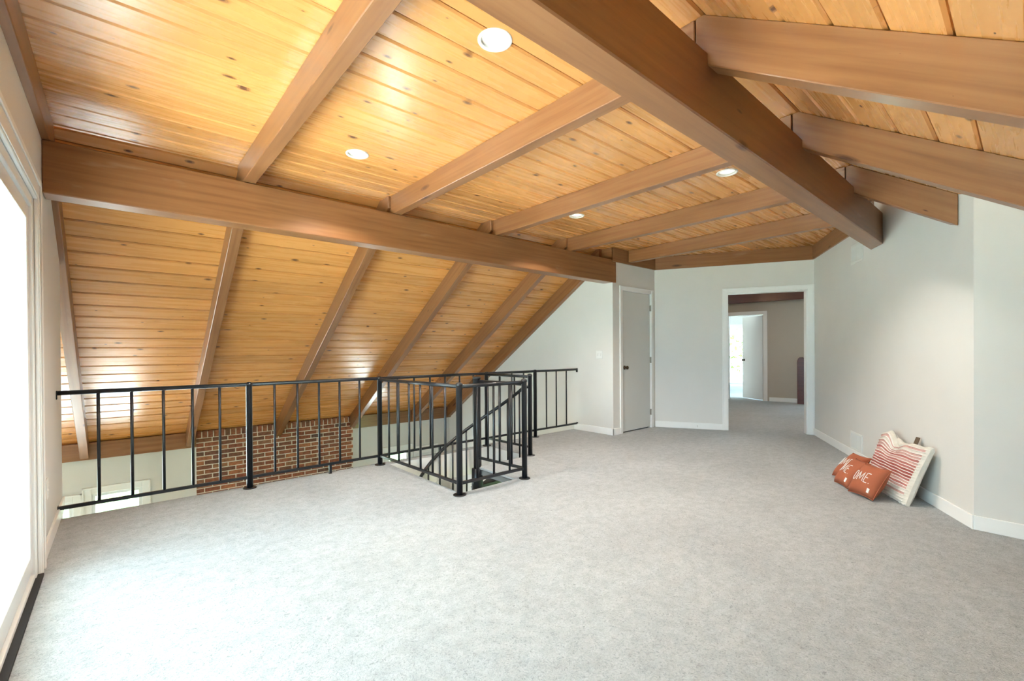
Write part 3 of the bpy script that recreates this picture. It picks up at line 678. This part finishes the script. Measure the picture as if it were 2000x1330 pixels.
# ------------------------------------------------------------------ cushions and striped bag by the angled wall
def wp(s, d, z): 
    p = D-W*s+N*d; return V((p.x, p.y, z))
LET = {'O': [[(.5+.42*math.cos(R(q)), .5+.5*math.sin(R(q))) for q in range(90, 451, 20)]],
       'M': [[(.02, 0), (.16, 1), (.5, .12), (.84, 1), (.98, 0)]],
       'E': [[(.85, 1), (.12, 1), (.12, 0), (.85, 0)], [(.12, .52), (.72, .52)]],
       '.': [[(.05, 0), (.05, .06)]]}
def cushion(label, bl, br, tl, thick, text, tx):
    bl, br, tl = V(bl), V(br), V(tl)
    ex = (br-bl).normalized(); ey = (tl-bl); w = (br-bl).length; ey = (ey-ex*ey.dot(ex)); h = ey.length; ey.normalize(); ez = ex.cross(ey)
    t = thing('rust_cushion', label, 'cushion', mw=frame((bl+br)/2, ex, ey, ez), group='small rust cushions by the angled wall')
    n = 16
    def surf(a, b, sgn):
        x = a*w/2*(1-.07*(1-b*b)); y = h/2+b*h/2*(1-.07*(1-a*a))
        z = thick/2*sgn*(max(0, (1-a*a)*(1-b*b)))**.42
        return V((x, y, z))
    m = MB(); idx = {}
    for sgn in (1, -1):
        vs = [surf(-1+2*i/n, -1+2*j/n, sgn)+V((0, 0, .004*math.sin(9*i/n+5*j/n)*(1 if 0 < i < n and 0 < j < n else 0))) for j in range(n+1) for i in range(n+1)]
        fs = [(j*(n+1)+i, j*(n+1)+i+1, (j+1)*(n+1)+i+1, (j+1)*(n+1)+i) for j in range(n) for i in range(n)]
        m.add(vs, fs)
    o = m.obj('cover', 'rust', t, smooth=True)
    bmv = bmesh.new(); bmv.from_mesh(o.data); bmesh.ops.remove_doubles(bmv, verts=bmv.verts, dist=.0005); bmesh.ops.recalc_face_normals(bmv, faces=bmv.faces); bmv.to_mesh(o.data); bmv.free()
    edge = [surf(q, -1, 1) for q in [-1+k/8 for k in range(17)]]+[surf(1, -1+k/8, 1) for k in range(1, 17)]+[surf(1-k/8, 1, 1) for k in range(1, 17)]+[surf(-1, 1-k/8, 1) for k in range(1, 17)]
    MB().tube(edge, .0032, 6).obj('piping', 'rust', t, smooth=True)
    # lettering lies on the cloth
    m = MB(); cur = tx; lh = .62; sw = .0058
    for chh in text:
        cw = {'O': .48, 'M': .50, 'E': .32, '.': .1}[chh]
        for line in LET[chh]:
            pp = []
            for (u, v_), (u2, v2) in zip(line[:-1], line[1:]):
                for k in range(4): pp.append((u+(u2-u)*k/4, v_+(v2-v_)*k/4))
            pp.append(line[-1])
            P3d = [surf(cur+cw*u, -.28+lh*v_, 1)+V((0, 0, .0045)) for u, v_ in pp]
            vs = []; fs = []
            for i, p in enumerate(P3d):
                d = (P3d[min(i+1, len(P3d)-1)]-P3d[max(i-1, 0)]); d.z = 0; d.normalize(); nn = V((-d.y, d.x, 0))*sw/2
                vs += [p-nn, p+nn]
            for i in range(len(P3d)-1): fs.append((2*i, 2*i+2, 2*i+3, 2*i+1))
            m.add(vs, fs)
        cur += cw+.06
    m.obj('lettering', 'letter', t)
    # cloth tag in the lower corner
    c0 = [surf(.66, -.78, 1), surf(.78, -.78, 1), surf(.80, -.52, 1), surf(.68, -.52, 1)]
    m = MB(); m.add([p+V((0, 0, .007)) for p in c0]+[p+V((0, 0, .003)) for p in c0], [(0, 1, 2, 3), (7, 6, 5, 4), (0, 4, 5, 1), (1, 5, 6, 2), (2, 6, 7, 3), (3, 7, 4, 0)]); m.obj('cloth_tag', 'letter', t)
    return t
cushion('rust cushion lettered in white leaning on the striped bag', wp(2.945, .50, .012), wp(3.185, .41, .012), wp(2.885, .36, .245), .145, 'OME.', -.86)
cushion('rust cushion lettered in white squeezed between two others', wp(2.625, .51, .005), wp(2.85, .478, .005), wp(2.60, .33, .225), .13, 'OME.', -.9)
cushion('rust cushion lettered in white lying nearest the low wall vent', wp(2.375, .455, .005), wp(2.60, .385, .005), wp(2.27, .28, .215), .13, 'OME.', -.9)

# striped bag
ex = -W; bl, br = wp(2.53, .24, .0), wp(3.215, .20, .0); tl = wp(2.56, .085, .44)
ex = (br-bl).normalized(); w = (br-bl).length; ey = tl-bl; ey = ey-ex*ey.dot(ex); h = ey.length; ey.normalize(); ez = ex.cross(ey)
bag = thing('striped_bag', 'large cream and red striped woven bag leaning on the angled wall', 'bag', mw=frame((bl+br)/2, ex, ey, ez))
nu, ribs, sub = 26, 21, 4
def top(a):   # upper edge with its sagging mouth
    return 1+.10*math.exp(-((a+.62)/.22)**2)-.13*math.exp(-((a+.08)/.20)**2)+.03*math.exp(-((a-.95)/.15)**2)
def bag_s(a, b, sgn):
    x = a*w/2*(1-.05*(1-b*b))-.03*(b+1)*.5*(1 if a < 0 else -.7)
    yy = (b+1)/2*h*(top(a) if b > 0 else 1+(top(a)-1)*0)
    yy = (b+1)/2*h*(1+(top(a)-1)*max(0, b)**1.5)
    z = .050*sgn*(max(0, (1-a**4)))**.5*(max(0, 1-(max(0, abs(b)-.0))**5))**.5*(1-.35*(b+1)/2)+.014*sgn*(1 if b < .97 else .4)
    return V((x, yy, z))
nv = ribs*sub
m = MB(); vs = []; fs = []; mi = []
mats = ['cream', 'whiteyarn', 'pink', 'rose', 'redyarn', 'lining']
pal = [0, 0, 0, 2, 0, 2, 3, 2, 3, 4, 4, 4, 3, 3, 2, 3, 2, 2, 0, 2, 0, 0]
for sgn in (1, -1):
    b0 = len(vs)
    for j in range(nv+1):
        for i in range(nu+1):
            a = -1+2*i/nu; b = -1+2*j/nv
            p = bag_s(a, b, sgn)
            if sgn > 0 and 0 < i < nu: p.z += (.0055 if j % sub == 0 else -.001)+.0015*math.sin(i*1.1+j*.7)
            p.y += .0015*math.sin(i*.9+j*.25)
            vs.append(p)
    for j in range(nv):
        for i in range(nu):
            fs.append((b0+j*(nu+1)+i, b0+j*(nu+1)+i+1, b0+(j+1)*(nu+1)+i+1, b0+(j+1)*(nu+1)+i))
            r = j//sub
            mi.append(0 if (sgn < 0 or i >= nu-1) else (1 if j % sub == 0 else pal[r]))
n1 = (nu+1)*(nv+1)
for j in range(nv):       # side gussets and the bottom
    for i, fl_ in ((0, 0), (nu, 1)):
        q = j*(nu+1)+i; fs.append((q, q+nu+1, n1+q+nu+1, n1+q)); mi.append(0)
for i in range(nu): fs.append((i, i+1, n1+i+1, n1+i)); mi.append(0)
m.add(vs, fs, mi); m.obj('woven_body', mats, bag, smooth=False)
# lining seen in the mouth, rolled rear edge, leather tab
lp = [bag_s(-1+2*i/nu, 1, 1) for i in range(nu+1)]; lq = [bag_s(-1+2*i/nu, 1, -1) for i in range(nu+1)]
m = MB(); m.add([p-V((0, .012, .004)) for p in lp]+[p-V((0, .012, -.002)) for p in lq], [(i, i+1, nu+2+i, nu+1+i) for i in range(nu)]); m.obj('lining', 'lining', bag)
MB().tube([bag_s(-1+2*i/nu, 1, 1) for i in range(nu+1)], .007, 7).obj('mouth_edge', 'cream', bag, smooth=True)
MB().tube([bag_s(-.36+.5*k/12, 1, -1)+V((0, -.004+.03*math.sin(math.pi*k/12), -.004)) for k in range(13)], [.010+.012*math.sin(math.pi*k/12) for k in range(13)], 8).obj('rear_fold', 'cream', bag, smooth=True)
q = bag_s(.22, 1, -1)
MB().box(q.x-.022, q.x+.028, q.y-.03, q.y+.07, q.z-.012, q.z-.004).obj('leather_tab', 'leather', bag, bevel=.003)
# ragged ends of the weave along the lower edge
MB().tube([bag_s(-1+2*i/30, -1, 1)+V((0, .008+.004*math.sin(i*2.3), .004)) for i in range(31)], [.009+.003*math.sin(i*3.1) for i in range(31)], 6).obj('hem', 'whiteyarn', bag)

# ------------------------------------------------------------------ hall beyond the doorway
A = V((11.633, 4.074, 0)); T = V((.1709, -.9853, 0)); NH = V((-T.y, T.x, 0))     # NH points away from the loft
wall('wall_hall', A-T*2.2, A+T*2.0, .12, [(0, 1.3, 0, 2.62, 2.62), (1.3, 2.09, 2.075, 2.62, 2.62), (2.09, 4.2, 0, 2.62, 2.62)], 'hall wall around the open inner door, dim warm light in its colour', 'halldim')
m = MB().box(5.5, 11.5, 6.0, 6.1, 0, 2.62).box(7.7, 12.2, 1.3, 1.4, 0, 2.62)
tag(m.obj('wall_hall', 'halldim'), 'side walls of the hall past the doorway', 'wall', kind=S)
# leave the loft side free: the hall ceiling starts behind the doorway wall
m = MB()
q0 = CW+nd_*.12; q1 = D+nd_*.12
m.prism([(5.48, 6.1), (5.48, 4.1), (q0.x, q0.y), (q1.x+.1, q1.y-.17), (7.8, 1.3), (12.4, 1.3), (11.6, 6.1)], lambda p, k: (p[0], p[1], 2.62+.08*k))
tag(m.obj('ceiling', 'wall'), 'plain hall ceiling beyond the doorway', 'ceiling', kind=S)
h0, h1 = A-T*1.6-NH*.32, A+T*1.9-NH*.32
tt = (h1-h0).normalized(); hn = V((-tt.y, tt.x, 0))
m = MB().box(0, (h1-h0).length, 0, .14, 0, .28)
tag(m.obj('hall_beam', 'redwood', mw=frame((h0.x, h0.y, 2.34), tt, hn, (0, 0, 1)), bevel=.006), 'dark red glossy beam across the hall ceiling', 'beam')
strip('baseboard_hall', A, A+T*1.2, -.014, 0, BH, 'trim', 'white baseboard of the hall wall', 'baseboard')
mwh = frame(A, T, NH, (0, 0, 1))
t = thing('door_4', 'pale grey inner door standing open at the end of the hall', 'door', kind=S, mw=mwh)
m = MB()
for q0_, q1_, z0, z1 in [(-.90-.075, -.90, 0, 2.15), (-.11, -.035, 0, 2.15), (-.90, -.11, 2.075, 2.15)]: m.box(q0_, q1_, -.016, 0, z0, z1)
m.obj('casing', 'trim', t, bevel=.003)
MB().box(-.902, -.885, 0, .12, 0, 2.075).box(-.125, -.108, 0, .12, 0, 2.075).box(-.9, -.11, 0, .12, 2.06, 2.076).obj('jamb', 'trim', t)
hp = V((11.63, 4.20, 0)); fe = V((12.02, 4.79, 0)); dd = (fe-hp).normalized()
hinge_l = mwh.inverted() @ hp; d_l = (mwh.inverted().to_3x3() @ dd)
dz = V((0, 0, 1)); nl = dz.cross(d_l)
sl_ = MB().box(0, .75, -.018, .018, .015, 2.04).obj('slab', 'door', t, frame(hinge_l, d_l, nl, dz), bevel=.002)
for sgn in (1, -1): lever_knob(sl_, (.685, -.018*sgn, .965), 0 if sgn > 0 else math.pi)
for z in (.30, 1.07, 1.86): MB().box(-.118, -.106, .02, .05, z-.05, z+.05).obj('hinge', 'bronze', t)
nw = V((11.52, 3.37, 0))
t = thing('newel_post', 'dark red newel post with rounded top at the hall stair', 'newel post', (nw.x, nw.y, 0), rz=math.atan2(T.y, T.x)-R(0))
pf = [(-.075, 0), (.075, 0), (.075, .96), (.06, 1.015), (.03, 1.045), (-.03, 1.045), (-.06, 1.015), (-.075, .96)]
MB().prism(pf, lambda p, k: (p[0], -.06+.12*k, p[1])).obj('post', 'redwood', t, bevel=.006)
MB().box(.07, .9, -.045, .045, .66, .90).obj('handrail', 'redwood', t, bevel=.01)
t = thing('hall_ceiling_lamp', 'flush glass lamp on the hall ceiling', 'ceiling light', (8.6, 3.9, 2.62))
MB().lathe([(.001, 0), (.14, 0), (.14, -.02), (.13, -.025)], n=24).obj('base', 'bronze', t)
MB().lathe([(.13, -.022), (.12, -.055), (.08, -.085), (.001, -.095)], n=24).obj('shade', 'bulb', t, smooth=True)
M['hall_bulb'] = emit_mat('hall_bulb', (1, .64, .36), 60)
t.children[1].data.materials[0] = M['hall_bulb']

# inner room with its glazed door and balcony
WD = V((.9236, .3834, 0)); WT = V((.3834, -.9236, 0)); WO = V((16.742, 6.953, 0))
m = MB()
def rb(s0, s1, d0, d1, z0, z1): 
    p = [WO+WT*s+WD*d for s, d in ((s0, d0), (s1, d0), (s1, d1), (s0, d1))]
    m.prism([(q.x, q.y) for q in p], lambda q, k: (q[0], q[1], z0+(z1-z0)*k))
rb(-2.4, -1.15, 0, .12, 0, 2.5); rb(1.15, 2.4, 0, .12, 0, 2.5); rb(-1.15, 1.15, 0, .12, 2.06, 2.5)
rb(-2.4, -2.3, -5.2, 0, 0, 2.5); rb(2.3, 2.4, -4.3, 0, 0, 2.5); 
tag(m.obj('wall_inner', 'wall'), 'pale walls of the bright room beyond the inner door', 'wall', kind=S)
m = MB(); rb(-2.4, 2.4, -5.3, .12, 2.5, 2.58); tag(m.obj('ceiling', 'trim'), 'white ceiling of the bright room beyond the inner door', 'ceiling', kind=S)
t = thing('door_5', 'white framed glazed balcony door of the bright inner room', 'glazed door', kind=S, mw=frame(WO, WT, WD, (0, 0, 1)))
MB().box(-1.22, -1.15, -.02, 0, 0, 2.14).box(1.15, 1.22, -.02, 0, 0, 2.14).box(-1.22, 1.22, -.02, 0, 2.02, 2.14).obj('casing', 'trim', t, bevel=.003)
MB().box(-1.15, -1.08, 0, .1, 0, 2.06).box(1.08, 1.15, 0, .1, 0, 2.06).box(-1.08, 1.08, 0, .1, 2.0, 2.06).box(-1.08, 1.08, 0, .1, 0, .05).box(.55, .63, .02, .08, .05, 2.0).obj('frame', 'vinyl', t, bevel=.004)
MB().box(-1.09, 1.09, .045, .05, .04, 2.01).obj('glass_pane', 'glass', t)
m = MB(); rb(-2.5, 2.5, .13, 1.5, -.18, -.03); tag(m.obj('balcony_deck', 'deckpaint'), 'grey balcony deck outside the bright inner room', 'deck')
t = thing('balcony_railing', 'pale grey wooden balcony railing outside the bright inner room', 'railing', mw=frame(WO+WD*1.35, WT, WD, (0, 0, 1)))
MB().box(-2.4, 2.4, -.02, .02, .74, .89).obj('top_rail', 'deckpaint', t, bevel=.004)
MB().box(-2.4, 2.4, -.02, .02, .05, .11).obj('bottom_rail', 'deckpaint', t, bevel=.004)
bme = MB().box(-.028, .028, -.02, .02, .11, .74).mesh('baluster', 'deckpaint')
for k in range(25): link('baluster', bme, t, Matrix.Translation((-2.3+.19*k, 0, 0)))
for x in (-2.4, 2.4): MB().box(x-.05, x+.05, -.05, .05, -.03, .95).obj('post', 'deckpaint', t)

# ------------------------------------------------------------------ outdoors
tag(MB().box(-1.75, -.50, -2.6, 4.87, 2.30, 2.42).obj('shading_overhang', 'palehelper'), 'white roof overhang added above the terrace door', 'shading', kind=S)  # unseen, added to cut high sky light on the carpet by the door
tag(MB().box(-6, 6, 8.6, 15, -2.98, -2.72).obj('bounceboard', 'palehelper'), 'pale patio added outside the lower windows', 'bounceboard')  # added slab that throws sunlight up through the windows onto the slope
tag(MB().box(-7.0, -.62, -2.4, 4.8, -.16, -.05).obj('bounce_deck', 'palehelper'), 'pale painted deck added outside the sliding glass door to bounce daylight in', 'deck')  # added as a reflector, sends sky and sun up to the ceiling
m = MB().box(-70, 80, -70, 80, -3.1, -3.0)
tag(m.obj('ground', 'grass'), 'lawn around the house', 'ground', kind=S)
def tree(p, hgt, rad, n, label):
    t = thing('tree', label, 'tree', (p[0], p[1], -3.0), group='trees outside the windows')
    MB().tube([(0, 0, 0), (.1, .05, hgt*.4), (-.05, .1, hgt*.75)], [.2, .14, .06], 8).obj('trunk', 'bark', t, smooth=True)
    vs = []; fs = []
    for k in range(n):
        th = random.uniform(0, 6.283); ph = math.acos(random.uniform(-1, 1)); r = rad*random.uniform(.35, 1)**.6
        c = V((r*math.sin(ph)*math.cos(th), r*math.sin(ph)*math.sin(th), hgt*.68+r*.95*math.cos(ph)))
        u = V((random.gauss(0, 1), random.gauss(0, 1), random.gauss(0, 1))).normalized(); v_ = u.cross(V((random.gauss(0, 1), random.gauss(0, 1), 1))).normalized(); s = random.uniform(.10, .2)
        b = len(vs); vs += [c-u*s, c+v_*s*.5, c+u*s, c-v_*s*.5]; fs.append((b, b+1, b+2, b+3))
    MB().add(vs, fs).obj('crown', 'leaf', t)
tree((29, 12.5), 8, 3.2, 1500, 'leafy tree beyond the balcony railing')
tree((36, 6.5), 7, 2.8, 1200, 'second leafy tree beyond the balcony, broader and lower')
tree((-2.5, 17), 6, 3.0, 1500, 'leafy tree outside the lower window by the chimney')
tree((7.5, 19), 6, 3.0, 1500, 'leafy tree outside the lower window past the chimney')
tree((-13, 7), 7, 3.2, 1500, 'leafy tree outside the sliding glass door')
